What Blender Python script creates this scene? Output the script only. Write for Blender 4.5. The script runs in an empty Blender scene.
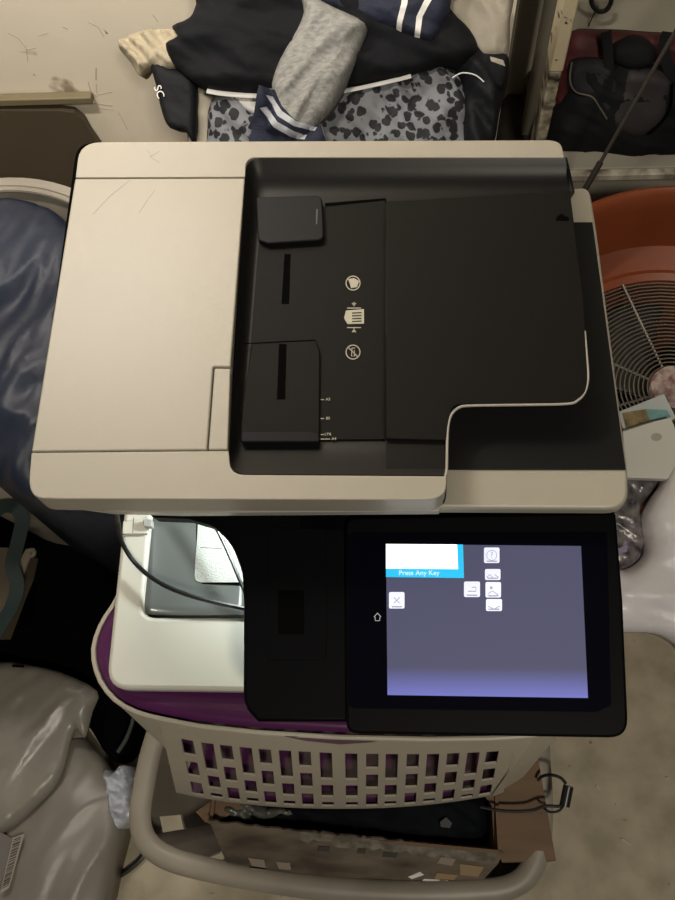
import bpy, bmesh, math, random
from mathutils import Vector, Matrix, noise
from mathutils.geometry import delaunay_2d_cdt
random.seed(4)
sc = bpy.context.scene
COL = sc.collection
# ------------------------------------------------------------------ camera
F = 911.0
CAM = Vector((0, 0, 1.4514))
Zd = Vector((55, 370, F)).normalized()
Yc = Vector((47, -2250, F)).normalized()
Xc = Yc.cross(-Zd).normalized()
Yc = (-Zd).cross(Xc).normalized()
R3 = Matrix((Xc, Yc, -Zd))
cam = bpy.data.cameras.new('camera'); cam.sensor_fit = 'AUTO'; cam.sensor_width = 36; cam.lens = 36 * F / 900
cam.clip_start = 0.02
co = bpy.data.objects.new('camera', cam); COL.objects.link(co); sc.camera = co
rt, up, bk = R3.col[0], -R3.col[1], -R3.col[2]
co.matrix_world = Matrix(((rt[0], up[0], bk[0], CAM[0]), (rt[1], up[1], bk[1], CAM[1]), (rt[2], up[2], bk[2], CAM[2]), (0, 0, 0, 1)))
# ------------------------------------------------------------------ world, lights, exposure
w = bpy.data.worlds.new('world'); sc.world = w; w.use_nodes = True
w.node_tree.nodes['Background'].inputs[0].default_value = (0.80, 0.82, 1.0, 1)
w.node_tree.nodes['Background'].inputs[1].default_value = 0.03
sc.view_settings.view_transform = 'Standard'; sc.view_settings.look = 'None'
sc.view_settings.gamma = 1; sc.view_settings.use_curve_mapping = False
sc.view_settings.exposure = 0.0


def area(name, loc, aim, sx, sy, power, colr, spread=180):
    l = bpy.data.lights.new(name, 'AREA'); l.shape = 'RECTANGLE'; l.size = sx; l.size_y = sy
    l.energy = power; l.color = colr; l.spread = math.radians(spread)
    o = bpy.data.objects.new(name, l); COL.objects.link(o); o.location = loc
    o.rotation_euler = (Vector(aim) - Vector(loc)).to_track_quat('-Z', 'Y').to_euler()
    return o


area('ceiling_lamp', (0.45, -0.85, 2.55), (0.0, 0.6, 0.3), 0.22, 0.22, 21, (1.0, 0.925, 0.76))
area('wall_lamp', (-0.50, 0.86, 1.55), (-0.25, 0.5, 0.7), 0.40, 0.05, 5.6, (1.0, 0.95, 0.88))
area('wall_fill', (-0.40, 0.20, 2.30), (-0.40, 1.0, 1.50), 0.3, 0.08, 10, (1.0, 0.92, 0.80), 66)  # added fill light, no such lamp known; narrow spread lifts the wall only
area('bin_lamp', (-0.100, 0.290, 0.700), (-0.115, 0.25, 0.6), 0.05, 0.02, 0.6, (0.92, 1.0, 0.96))


# ------------------------------------------------------------------ pixel measuring
def ray(px, py): return (R3 @ Vector((px - 337.5, py - 450, F))).normalized()


def PL(p, n): return (Vector(p), Vector(n).normalized())


def ZP(z): return PL((0, 0, z), (0, 0, 1))


def slope(y0, z0, y1, z1):  # plane along X holding (y0,z0) and (y1,z1)
    d = Vector((0, y1 - y0, z1 - z0)); n = Vector((1, 0, 0)).cross(d)
    return PL((0, y0, z0), n if n.z > 0 else -n)


def U(px, py, pl):
    d = ray(px, py); t = (pl[0] - CAM).dot(pl[1]) / d.dot(pl[1])
    return CAM + d * t


def up_by(pl, h): return (pl[0] + pl[1] * h, pl[1])


# ------------------------------------------------------------------ materials
MC = {}


def mat(name, col, rough=0.5, var=0.0, vscale=6, bump=0.0, bscale=200, metal=0.0, spec=0.5, coat=0.0, emit=None, es=1.0,
        trans=0.0, alpha=1.0, col2=None, detail=4, sheen=0.0, stretch=(1, 1, 1)):
    if name in MC: return MC[name]
    m = bpy.data.materials.new(name); m.use_nodes = True; nt = m.node_tree; b = nt.nodes['Principled BSDF']
    b.inputs['Base Color'].default_value = (*col, 1); b.inputs['Roughness'].default_value = rough
    b.inputs['Metallic'].default_value = metal; b.inputs['Specular IOR Level'].default_value = spec
    b.inputs['Coat Weight'].default_value = coat; b.inputs['Transmission Weight'].default_value = trans
    b.inputs['Alpha'].default_value = alpha; b.inputs['Sheen Weight'].default_value = sheen
    if emit: b.inputs['Emission Color'].default_value = (*emit, 1); b.inputs['Emission Strength'].default_value = es
    tc = nt.nodes.new('ShaderNodeTexCoord'); mp = nt.nodes.new('ShaderNodeMapping'); mp.inputs['Scale'].default_value = stretch
    nt.links.new(tc.outputs['Object'], mp.inputs[0])
    if var or col2:
        n = nt.nodes.new('ShaderNodeTexNoise'); n.inputs['Scale'].default_value = vscale; n.inputs['Detail'].default_value = detail
        nt.links.new(mp.outputs[0], n.inputs['Vector'])
        r = nt.nodes.new('ShaderNodeValToRGB'); c2 = col2 or tuple(c * (1 - var) for c in col)
        r.color_ramp.elements[0].position = .35; r.color_ramp.elements[1].position = .65
        r.color_ramp.elements[0].color = (*c2, 1); r.color_ramp.elements[1].color = (*col, 1)
        nt.links.new(n.outputs[0], r.inputs[0]); nt.links.new(r.outputs[0], b.inputs['Base Color'])
    if bump:
        n2 = nt.nodes.new('ShaderNodeTexNoise'); n2.inputs['Scale'].default_value = bscale; n2.inputs['Detail'].default_value = 3
        nt.links.new(mp.outputs[0], n2.inputs['Vector'])
        bp = nt.nodes.new('ShaderNodeBump'); bp.inputs['Strength'].default_value = bump; bp.inputs['Distance'].default_value = 0.002
        nt.links.new(n2.outputs[0], bp.inputs['Height']); nt.links.new(bp.outputs[0], b.inputs['Normal'])
    MC[name] = m
    return m


def speckle(m, scale, thr, c, wid=.03, second=None):
    """dark or light marks with a shape of their own over a material's colour"""
    nt = m.node_tree; b = nt.nodes['Principled BSDF']
    mp = [n for n in nt.nodes if n.type == 'MAPPING'][0]
    n = nt.nodes.new('ShaderNodeTexNoise'); n.inputs['Scale'].default_value = scale; n.inputs['Detail'].default_value = 6
    n.inputs['Distortion'].default_value = .6
    nt.links.new(mp.outputs[0], n.inputs['Vector'])
    r = nt.nodes.new('ShaderNodeValToRGB'); r.color_ramp.elements[0].position = thr; r.color_ramp.elements[1].position = thr + wid
    r.color_ramp.elements[0].color = (0, 0, 0, 1); r.color_ramp.elements[1].color = (1, 1, 1, 1)
    nt.links.new(n.outputs[0], r.inputs[0])
    mx = nt.nodes.new('ShaderNodeMix'); mx.data_type = 'RGBA'
    nt.links.new(r.outputs[0], mx.inputs[0])
    s = b.inputs['Base Color']
    if s.is_linked: nt.links.new(s.links[0].from_socket, mx.inputs[6])
    else: mx.inputs[6].default_value = s.default_value
    mx.inputs[7].default_value = (*c, 1)
    nt.links.new(mx.outputs[2], s)
    return m


white = mat('printer_white', (0.375, 0.34, 0.28), .42, bump=.06, bscale=900, var=.06, vscale=5)
body_w = mat('body_white', (0.62, 0.61, 0.54), .35, bump=.04, bscale=900)
dark = mat('printer_dark', (0.0085, 0.0076, 0.0066), .55, spec=.10, bump=.12, bscale=1500)
dark2 = mat('printer_dark_smooth', (0.0085, 0.0078, 0.0075), .38, spec=.22, bump=.05, bscale=1500)
guide_m = mat('guide_dark', (0.009, 0.0085, 0.0098), .5, spec=.14)
inlay = mat('printer_inlay', (0.0075, 0.0075, 0.0075), .5, spec=.18, bump=.1, bscale=1500)
black = mat('black_gap', (0.001, 0.001, 0.001), .9, spec=.05)
piano = mat('panel_black', (0.0022, 0.0022, 0.003), .45, spec=.06, bump=.04, bscale=1500)
gloss = mat('panel_gloss', (0.002, 0.002, 0.005), .12, spec=.2)
silver = mat('silver_trim', (0.55, 0.53, 0.5), .25, metal=.3)
printc = mat('cream_print', (0.45, 0.42, 0.33), .6)
traym = mat('tray_grey', (0.10, 0.108, 0.103), .3, coat=.2)
plate_m = mat('tray_plate', (0.42, 0.44, 0.42), .4, bump=.5, bscale=700)
cable_m = mat('cable_black', (0.012, 0.012, 0.012), .35)
purple = mat('purple_plastic', (0.085, 0.016, 0.08), .28, coat=.2)
bask_m = mat('basket_white', (0.50, 0.455, 0.38), .38, var=.1, vscale=9)
hamp_m = mat('hamper_white', (0.33, 0.295, 0.245), .45, var=.3, vscale=9)
card = mat('cardboard', (0.185, 0.115, 0.068), .8, var=.25, vscale=8, stretch=(1, 7, 1), bump=.25, bscale=30)
card2 = mat('cardboard_print', (0.17, 0.13, 0.095), .7, col2=(0.055, 0.042, 0.030), vscale=22, stretch=(.6, 2, 1))
paper = mat('torn_paper', (0.24, 0.21, 0.175), .8, col2=(.10, .085, .065), vscale=70)


# ------------------------------------------------------------------ builders
def root(name, label, cat, loc, group=None):
    o = bpy.data.objects.new(name, None); COL.objects.link(o); o.location = loc; o.empty_display_size = .02
    tag(o, label, cat, group); return o


def tag(o, label=None, cat=None, group=None, kind=None):
    if label: o['label'] = label
    if cat: o['category'] = cat
    if group: o['group'] = group
    if kind: o['kind'] = kind
    return o


def worldloc(o):
    v = Vector(o.location)
    while o.parent: o = o.parent; v += o.location
    return v


def finish(name, me, m, parent=None, smooth=True, bevel=0, seg=3, subsurf=0, solid=0, angle=40):
    ms = m if isinstance(m, (list, tuple)) else [m]
    for x in ms: me.materials.append(x)
    o = bpy.data.objects.new(name, me); COL.objects.link(o)
    if parent:
        o.parent = parent; o.location = -worldloc(parent)
    if smooth:
        me.polygons.foreach_set('use_smooth', [True] * len(me.polygons))
        if smooth != 'full': me.set_sharp_from_angle(angle=math.radians(angle))
    if solid:
        s = o.modifiers.new('solid', 'SOLIDIFY'); s.thickness = solid; s.offset = 0
    if bevel:
        b = o.modifiers.new('bevel', 'BEVEL'); b.width = bevel; b.segments = seg; b.limit_method = 'ANGLE'; b.angle_limit = math.radians(50)
        b.harden_normals = False
    if subsurf:
        s = o.modifiers.new('sub', 'SUBSURF'); s.levels = subsurf; s.render_levels = subsurf
    return o


def mesh(name, vs, fs, m, parent=None, **k):
    me = bpy.data.meshes.new(name); me.from_pydata([tuple(v) for v in vs], [], fs)
    bm = bmesh.new(); bm.from_mesh(me); bmesh.ops.recalc_face_normals(bm, faces=bm.faces); bm.to_mesh(me); bm.free()
    return finish(name, me, m, parent, **k)


def rnd(pts, rs, n=6):
    """round polygon corners: rs one radius or list"""
    if not isinstance(rs, (list, tuple)): rs = [rs] * len(pts)
    out = []
    N = len(pts)
    for i, p in enumerate(pts):
        p = Vector(p); a = Vector(pts[i - 1]); b = Vector(pts[(i + 1) % N]); r = rs[i]
        if r <= 0: out.append(tuple(p)); continue
        da = (a - p); db = (b - p); ra = min(r, da.length * .49); rb = min(r, db.length * .49)
        s = p + da.normalized() * ra; e = p + db.normalized() * rb
        for k in range(n + 1):
            t = k / n; q = s * (1 - t) ** 2 + p * 2 * t * (1 - t) + e * t * t; out.append((q.x, q.y))
    return out


def slab(name, px, pl, th, m, parent=None, bevel=0.0, **k):
    """solid plate: outline measured in the photograph, top on plane pl, thickness th downwards"""
    top = [U(x, y, pl) for x, y in px]; n = len(top)
    down = pl[1] * th
    vs = top + [v - down for v in top]
    fs = [list(range(n)), list(range(2 * n - 1, n - 1, -1))] + [(i, (i + 1) % n, n + (i + 1) % n, n + i) for i in range(n)]
    return mesh(name, vs, fs, m, parent, bevel=bevel, **k)


def wslab(name, pts, z1, z0, m, parent=None, bevel=0.0, **k):
    n = len(pts); vs = [(x, y, z1) for x, y in pts] + [(x, y, z0) for x, y in pts]
    fs = [list(range(n)), list(range(2 * n - 1, n - 1, -1))] + [(i, (i + 1) % n, n + (i + 1) % n, n + i) for i in range(n)]
    return mesh(name, vs, fs, m, parent, bevel=bevel, **k)


def box(name, a, b, m, parent=None, bevel=0.0, **k):
    return wslab(name, [(a[0], a[1]), (b[0], a[1]), (b[0], b[1]), (a[0], b[1])], b[2], a[2], m, parent, bevel, **k)


def catmull(P, n=8, closed=False):
    out = []; N = len(P); P = [Vector(p) for p in P]
    rng = range(N if closed else N - 1)
    for i in rng:
        if closed: p0, p1, p2, p3 = P[i - 1], P[i], P[(i + 1) % N], P[(i + 2) % N]
        else: p0, p1, p2, p3 = P[max(i - 1, 0)], P[i], P[i + 1], P[min(i + 2, N - 1)]
        for k in range(n):
            t = k / n
            out.append(.5 * ((2 * p1) + (p2 - p0) * t + (2 * p0 - 5 * p1 + 4 * p2 - p3) * t * t + (3 * p1 - p0 - 3 * p2 + p3) * t ** 3))
    if not closed: out.append(P[-1])
    return out


def tube(name, pts, r, m, parent=None, seg=8, closed=False, smooth_n=8, flat=1.0, **k):
    C = catmull(pts, smooth_n, closed) if smooth_n > 1 else [Vector(p) for p in pts]
    vs = []; fs = []; n = len(C)
    for i, p in enumerate(C):
        t = (C[(i + 1) % n] - C[i - 1]) if closed else (C[min(i + 1, n - 1)] - C[max(i - 1, 0)])
        t.normalize(); s = t.cross(Vector((0, 0, 1)))
        if s.length < .05: s = t.cross(Vector((0, 1, 0)))
        s.normalize(); u = s.cross(t)
        rr = r[min(int(i * len(r) / n), len(r) - 1)] if isinstance(r, list) else r
        for q in range(seg):
            a = 2 * math.pi * q / seg; vs.append(p + s * math.cos(a) * rr + u * math.sin(a) * rr * flat)
    for i in range(n if closed else n - 1):
        j = (i + 1) % n
        for q in range(seg):
            fs.append((i * seg + q, i * seg + (q + 1) % seg, j * seg + (q + 1) % seg, j * seg + q))
    if not closed: fs += [tuple(range(seg)), tuple(range((n - 1) * seg, n * seg))]
    return mesh(name, vs, fs, m, parent, **k)


def inside(p, poly):
    c = False; j = len(poly) - 1; x, y = p
    for i in range(len(poly)):
        xi, yi = poly[i]; xj, yj = poly[j]
        if (yi > y) != (yj > y) and x < (xj - xi) * (y - yi) / (yj - yi) + xi: c = not c
        j = i
    return c


def edged(p, poly):
    best = 1e9; x, y = p
    for i in range(len(poly)):
        ax, ay = poly[i - 1]; bx, by = poly[i]; dx, dy = bx - ax, by - ay; L = dx * dx + dy * dy or 1e-9
        t = max(0, min(1, ((x - ax) * dx + (y - ay) * dy) / L)); best = min(best, math.hypot(x - ax - t * dx, y - ay - t * dy))
    return best


def cloth(name, px, pl, m, parent=None, bulge=.02, width=12, step=5, folds=.006, fscale=.04, fdir=30, stretch=3.0, drop=.02, base=None,
          bands=None, smooth_px=3, seed=0, ridged=True, curve=True, fn=None):
    """soft body: outline measured in the photograph, padded surface with folds, sides dropping to a base"""
    C = [(v.x, v.y) for v in catmull([(x, y, 0) for x, y in px], smooth_px, True)] if curve else [tuple(map(float, p)) for p in px]
    dense = []
    for i in range(len(C)):
        a = Vector(C[i]); b = Vector(C[(i + 1) % len(C)]); k = max(1, int((b - a).length / step))
        for q in range(k): dense.append(tuple(a.lerp(b, q / k)))
    n0 = len(dense)
    V = [Vector(p) for p in dense]; Ed = [(i, (i + 1) % n0) for i in range(n0)]
    for bd, mi in (bands or []):
        s = len(V)
        bdd = []
        for i in range(len(bd)):
            a = Vector(bd[i]); b = Vector(bd[(i + 1) % len(bd)]); k = max(1, int((b - a).length / step))
            for q in range(k): bdd.append(a.lerp(b, q / k))
        V += bdd; Ed += [(s + i, s + (i + 1) % len(bdd)) for i in range(len(bdd))]
    xs = [p[0] for p in C]; ys = [p[1] for p in C]
    y = min(ys)
    row = 0
    while y < max(ys):
        x = min(xs) + (step / 2 if row % 2 else 0)
        while x < max(xs):
            q = (x + random.uniform(-.3, .3) * step, y + random.uniform(-.3, .3) * step)
            if inside(q, C) and edged(q, C) > step * .6: V.append(Vector(q))
            x += step
        y += step * .87; row += 1
    V2, E2, F2, *_ = delaunay_2d_cdt(V, Ed, [list(range(n0))], 1, 1e-4)
    ca, sa = math.cos(math.radians(fdir)), math.sin(math.radians(fdir))
    top = []
    for v in V2:
        d = edged(v, C); t = min(1, d / width); prof = math.sqrt(max(0, t * (2 - t)))
        P = U(v.x, v.y, pl); u = (v.x * ca + v.y * sa) * fscale / stretch; q = (-v.x * sa + v.y * ca) * fscale
        n = noise.noise(Vector((u + seed * 7.3, q, seed)))
        n2 = noise.noise(Vector((u * 2.3 + seed, q * 2.3, seed + 5)))
        f = (1 - abs(n) * 3.0) * .8 + (1 - 2.5 * abs(n2)) * .35 if ridged else n + .4 * n2
        h = bulge * prof + folds * f * (0.25 + .75 * prof)
        if fn: h += fn(v.x, v.y) * prof
        top.append(P + pl[1] * h)
    # boundary loop
    cnt = {}
    for f in F2:
        for i in range(len(f)):
            e = tuple(sorted((f[i], f[(i + 1) % len(f)]))); cnt[e] = cnt.get(e, 0) + 1
    bd = [e for e, c in cnt.items() if c == 1]
    ring = sorted({i for e in bd for i in e}); low = {}
    vs = list(top); fs = [tuple(f) for f in F2]; mis = []
    for f in F2:
        c = sum((V2[i] for i in f), Vector((0, 0))) / len(f); mi = 0
        for b_, k in (bands or []):
            if inside(c, b_): mi = k
        mis.append(mi)
    for i in ring:
        low[i] = len(vs)
        p = top[i].copy()
        if base is not None: p.z = base
        else: p = p - pl[1] * drop
        vs.append(p)
    for a, b in bd: fs.append((a, b, low[b], low[a])); mis.append(0)
    # closed underside
    off = len(vs); cen = Vector((0, 0, 0))
    for i in ring: cen += vs[low[i]]
    cen /= len(ring); vs.append(cen)
    for a, b in bd: fs.append((low[a], low[b], off)); mis.append(0)
    o = mesh(name, vs, fs, m, parent, smooth='full')
    if bands: o.data.polygons.foreach_set('material_index', mis)
    return o


def text(name, s, px, py, pl, hpx, m, parent, sx=1.0, th=.0002, rot=0):
    cu = bpy.data.curves.new(name, 'FONT'); cu.body = s; cu.align_x = 'CENTER'; cu.align_y = 'CENTER'; cu.size = 1; cu.extrude = .02
    t = bpy.data.objects.new('tmp', cu); COL.objects.link(t)
    me = bpy.data.meshes.new_from_object(t.evaluated_get(bpy.context.evaluated_depsgraph_get()))
    bpy.data.objects.remove(t); me.name = name
    c = U(px, py, pl); ex = (U(px + 10, py, pl) - c).normalized(); n = pl[1]; ey = n.cross(ex).normalized()
    sc_ = (U(px, py - hpx / 2, pl) - U(px, py + hpx / 2, pl)).length / .7
    if rot:
        q = Matrix.Rotation(math.radians(rot), 3, n); ex = q @ ex; ey = q @ ey
    for v in me.vertices:
        v.co = c + ex * v.co.x * sc_ * sx + ey * v.co.y * sc_ + n * (v.co.z * .02 + th)
    return finish(name, me, m, parent, smooth=False)


def line(name, px, pl, wpx, m, parent, th=.0004, closed=False, lift=.0002):
    """thin raised mark following measured points"""
    P = [Vector(p) for p in px]; n = len(P); L = []; Rr = []
    for i, p in enumerate(P):
        a = P[i - 1] if (i or closed) else p; b = P[(i + 1) % n] if (i < n - 1 or closed) else p
        t = (b - a).normalized(); s = Vector((-t.y, t.x)) * wpx / 2; L.append(p + s); Rr.append(p - s)
    vs = []; fs = []
    plt = up_by(pl, lift)
    for a, b in zip(L, Rr):
        A, B = U(a.x, a.y, plt), U(b.x, b.y, plt); vs += [A, B, A - pl[1] * th, B - pl[1] * th]
    for i in range(n if closed else n - 1):
        j = (i + 1) % n; a, b = i * 4, j * 4
        fs += [(a, a + 1, b + 1, b), (a + 2, b + 2, b + 3, a + 3), (a, b, b + 2, a + 2), (a + 1, a + 3, b + 3, b + 1)]
    return mesh(name, vs, fs, m, parent, smooth=False)


def circ(cx, cy, r, n=20, a0=0, a1=360, ry=None):
    full = a1 - a0 >= 360; N = n if full else n + 1
    return [(cx + r * math.cos(math.radians(a0 + (a1 - a0) * i / n)), cy + (ry or r) * math.sin(math.radians(a0 + (a1 - a0) * i / n))) for i in range(N)]


# ================================================================== SETTING
floor_m = mat('concrete', (0.52, 0.455, 0.34), .7, col2=(0.35, 0.30, 0.215), vscale=16, detail=9, bump=.25, bscale=60)
speckle(floor_m, 70, .70, (0.42, 0.38, 0.31), .06); speckle(floor_m, 55, .70, (0.17, 0.14, 0.105), .07)
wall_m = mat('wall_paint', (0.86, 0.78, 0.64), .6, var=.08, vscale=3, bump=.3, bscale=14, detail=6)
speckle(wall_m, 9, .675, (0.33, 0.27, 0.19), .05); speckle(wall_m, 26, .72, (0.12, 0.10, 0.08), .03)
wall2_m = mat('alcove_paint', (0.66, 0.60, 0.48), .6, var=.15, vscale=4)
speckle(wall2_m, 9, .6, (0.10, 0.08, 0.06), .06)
YW = 1.00
o = box('floor', (-2.2, -1.6, -.05), (2.4, 1.7, 0), floor_m); tag(o, kind='structure')
xc = U(508, 60, PL((0, YW, 0), (0, -1, 0))).x
o = box('wall_back', (-2.2, YW, 0), (xc, YW + .08, 2.6), wall_m); tag(o, kind='structure')
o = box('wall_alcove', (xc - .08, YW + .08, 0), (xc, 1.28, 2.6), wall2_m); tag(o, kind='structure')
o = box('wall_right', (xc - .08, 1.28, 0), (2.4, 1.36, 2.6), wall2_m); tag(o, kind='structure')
o = box('wall_left', (-2.28, -1.6, 0), (-2.2, YW + .08, 2.6), wall_m); tag(o, kind='structure')
ledge_m = mat('ledge_olive', (0.30, 0.25, 0.15), .7)
def wv(x, y, yy=.985): v = U(x, y, PL((0, yy, 0), (0, -1, 0))); return v
pb_ = root('dark_panel', 'dark brown panel with olive top edge flat against the wall behind the round hamper', 'board', (-.9, .985, 0))  # dark patch low on the wall, built as a thin flat panel
oc = [wv(-160, 111), wv(60, 111), wv(74, 113), wv(84, 121), wv(90, 132), wv(104, 152)]
oc = [(p.x, p.z) for p in oc] + [(oc[-1].x + .01, .002), (oc[0].x, .002)]
n = len(oc)
vs = [(x, .985, z) for x, z in oc] + [(x, .997, z) for x, z in oc]
mesh('panel', vs, [tuple(range(n)), tuple(range(2 * n - 1, n - 1, -1))] + [(i, (i + 1) % n, n + (i + 1) % n, n + i) for i in range(n)], mat('panel_brown', (.085, .066, .042), .6, var=.15, vscale=4), pb_, smooth=False)
a_, b_ = wv(-160, 105.5), wv(94, 105.5)
box('top_edge', (a_.x, .984, a_.z - .010), (b_.x, .998, a_.z + .003), mat('edge_olive', (.17, .14, .08), .6), pb_, bevel=.002)

WPL = PL((0, YW, 0), (0, -1, 0)); wsc = mat('wall_scuff', (.48, .43, .36), .8)
wb_ = bpy.data.objects['wall_back']
for a_, ww in (([(8, 33), (18, 38), (26, 48), (28, 62)], .6), ([(26, 50), (36, 48)], .5), ([(38, 36), (48, 33)], .5), ([(88, 22), (98, 27), (104, 37)], .7), ([(63, 27), (68, 29)], .8), ([(96, 68), (96, 80)], 1.2),
               ([(88, 82), (91, 92), (97, 97)], .8), ([(96, 84), (97, 95), (112, 92)], .7), ([(93, 103), (112, 106)], .8), ([(100, 108), (114, 110)], .6), ([(118, 112), (128, 130)], .4), ([(33, 74), (35, 76)], 1.2), ([(153, 15), (158, 22)], .6)):
    line('scuff', a_, WPL, ww, wsc, wb_, th=.0003, lift=.0003)
# ================================================================== PRINTER
ZT = .80
T = ZP(ZT)
C0 = (-.05, .36, .525)
pr = root('printer', 'large off-white and black office printer with a document feeder and lit touch screen', 'printer', C0)
# --- feeder housing: four white shells round the dark paper tray
base_px = rnd([(77, 143), (562, 141), (567, 190), (577, 300), (580, 396), (450, 402), (446, 503), (28, 501)], [16, 14, 0, 0, 16, 8, 10, 26])
slab('feeder_base', base_px, ZP(ZT - .021), .012, black, pr)
bt = .028
shell = slab('back_shell', rnd([(80, 142), (561, 140), (564, 157.5), (246, 157.5), (245, 177), (75.5, 177.6)], [22, 14, 1, 10, 0, 0]), T, bt, white, pr, bevel=.003)
slab('top_cover', rnd([(75, 178.6), (244.8, 178), (230.5, 366.8), (213, 366.6), (206.8, 449.6), (31.5, 451.4)], [0, 0, 0, 2, 0, 0]), T, bt, white, pr, bevel=.0016)
slab('side_latch', rnd([(214.4, 368.2), (230.3, 368.4), (227.6, 449.2), (208.2, 449.6)], [2, 0, 0, 0]), T, bt, white, pr, bevel=.001)
slab('front_shell', rnd([(31.3, 452.6), (228.5, 450.6), (231, 474.5), (444, 476), (447, 470), (446, 500), (60, 499), (27.5, 498)],
                        [0, 0, 14, 0, 0, 24, 6, 26]), T, bt, white, pr, bevel=.004)
# --- recessed dark tray: concave band lofted from the rim to the floor
A = rnd([(246, 158), (567, 157), (575, 192), (480, 360), (445, 404), (445, 475.5), (228.5, 474)], [16, 2, 2, 2, 2, 2, 18], 8)
B = rnd([(261, 197), (571, 190.5), (572, 194), (490, 330), (446, 404), (446, 438.5), (241, 441)], [6, 1, 1, 2, 2, 2, 6], 8)
zf = .786
rings = []
K = 8
for k in range(K + 1):
    s = k / K; zz = ZT - .0006 - (ZT - zf) * math.sin(s * math.pi / 2) ** 1.1
    rings.append([U(a[0] * (1 - s) + b[0] * s, a[1] * (1 - s) + b[1] * s, ZP(zz)) for a, b in zip(A, B)])
n = len(A); vs = [v for r in rings for v in r]
fs = [(k * n + i, k * n + (i + 1) % n, (k + 1) * n + (i + 1) % n, (k + 1) * n + i) for k in range(K) for i in range(n)]
fs.append(tuple(range(K * n, K * n + n)))
mesh('input_tray', vs, fs, dark2, pr, smooth=True)
FP = ZP(zf)
slab('tray_floor', [(262, 199), (324, 207), (385, 200.6), (384.6, 439), (243, 440)], up_by(FP, .0012), .0012, dark, pr)
slab('tray_step', [(325, 203), (386, 198), (386, 201.5), (325, 208)], up_by(FP, .0004), .002, black, pr)
# extension plate with pale edge
E_px = rnd([(386.2, 201), (570, 190.5), (584, 300), (589, 402), (452, 404), (446, 440), (386, 438.6)], [0, 0, 0, 24, 10, 0, 0], 8)
ext = slab('tray_extension', E_px, ZP(ZT), .010, dark, pr, bevel=.0008)
slab('extension_notch', [(556, 218), (560, 214), (562, 213.4), (565, 216), (569, 217), (569, 220.5), (556, 220.5)], up_by(T, .0003), .0005, black, pr)
ed = [(584, 330), (586.5, 360), (587.3, 378), (584, 391), (577, 399), (566, 402.6), (520, 403.6), (470, 404.4), (458, 406.5), (451, 413), (447.6, 424), (446.6, 440), (446, 468), (444.5, 474)]
tube('tray_edge_trim', [U(x + .6, y + 1.3, ZP(ZT - .001)) for x, y in ed], .0011, mat('trim_cream', (.40, .37, .33), .35), pr, seg=6, smooth_n=4)
slab('tray_apron', [(386, 440), (446, 439.6), (445, 473), (386, 473)], ZP(ZT - .004), .008, dark2, pr)
# guides, slots
g = slab('paper_guide', rnd([(256, 197), (322, 195), (324, 238), (318, 240), (268, 243.5), (258, 240)], [2, 7, 5, 0, 0, 3]), ZP(ZT - .007), .006, guide_m, pr, bevel=.0015)
slab('guide_mark', [(316.4, 209), (317.6, 209), (317, 224), (316, 224)], up_by(ZP(ZT - .007), .0003), .0004, mat('soft_mark', (.10, .095, .09), .6), g)
g2 = slab('paper_guide', rnd([(252, 343), (316, 340), (320, 352), (319.5, 441), (240, 442), (243, 400)], [4, 2, 2, 2, 3, 3]), up_by(FP, .004), .003, dark, pr, bevel=.001)
slab('guide_fence', rnd([(241, 431), (311, 431), (319.5, 434), (319.5, 441.6), (241, 442)], 2), ZP(ZT - .0065), .007, guide_m, g2, bevel=.0015)
slab('guide_slot', [(284.5, 254), (290.5, 254), (289, 303.5), (281.5, 303.5)], up_by(FP, .0016), .001, black, pr)
slab('guide_slot', [(279, 344), (286.5, 344), (285, 399), (277, 399)], up_by(FP, .0044), .001, black, pr)
slab('slot_end', [(285, 245), (290, 245), (290, 248), (285, 248)], up_by(FP, .0016), .001, guide_m, pr)
line('guide_seam', [(244, 343.5), (283, 341.5), (316, 340)], up_by(FP, .0042), .7, black, pr)
# printed marks
IP = up_by(FP, .0013)
line('circle_mark', circ(353, 283, 7), IP, .9, printc, pr, closed=True)
slab('sheet_mark', [(348, 279), (354, 278), (359, 281), (357, 287), (351, 288), (350, 284)], up_by(IP, .0002), .0004, printc, pr)
line('circle_mark', circ(353, 352, 7), IP, .9, printc, pr, closed=True)
line('slash_mark', [(348, 347), (358, 357)], IP, .9, printc, pr)
line('clip_mark', [(355, 348), (352, 348), (351.5, 356), (354.5, 356), (354.3, 350)], IP, .8, printc, pr)
line('rule_mark', [(347, 308), (361, 308)], IP, .8, printc, pr)
line('rule_mark', [(347, 327.5), (361, 327.5)], IP, .8, printc, pr)
for yy, s in ((302, 1), (331, -1)):
    line('arrow_mark', [(354, yy), (354, yy + 4 * s)], IP, 1, printc, pr)
    slab('arrow_head', [(351.7, yy + 1), (356.3, yy + 1), (354, yy + 3.4 * s + 1)], up_by(IP, .0002), .0003, printc, pr)
slab('page_mark', [(346, 310.5), (364, 309), (364, 323.5), (347.5, 324), (344, 318)], up_by(IP, .0002), .0004, printc, pr)
for k in range(4):
    line('text_mark', [(352, 313 + k * 2.8), (361.5, 312.5 + k * 2.8)], up_by(IP, .0003), .9, dark, pr)
for yy, s in ((399.5, 'A5'), (418.5, 'B5'), (434.5, 'LTR'), (439, 'A4')):
    xx = {'A4': 334, 'LTR': 328}.get(s, 328)
    line('size_tick', [(320.5, yy), (xx - 4, yy)], IP, .7, printc, pr)
    text('size_text', s, xx, yy, IP, 2.6, printc, pr)
# faint scuffs on the top cover
scuff = mat('scuff_grey', (0.25, 0.24, 0.25), .5)
for a in ([(147, 149), (152, 158), (160, 163)], [(150, 157), (160, 151)], [(130, 180), (110, 196), (93, 214)], [(155, 190), (146, 202), (139, 213)]):
    line('scuff', a, T, .5, scuff, pr, th=.0003, lift=.0001)
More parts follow.
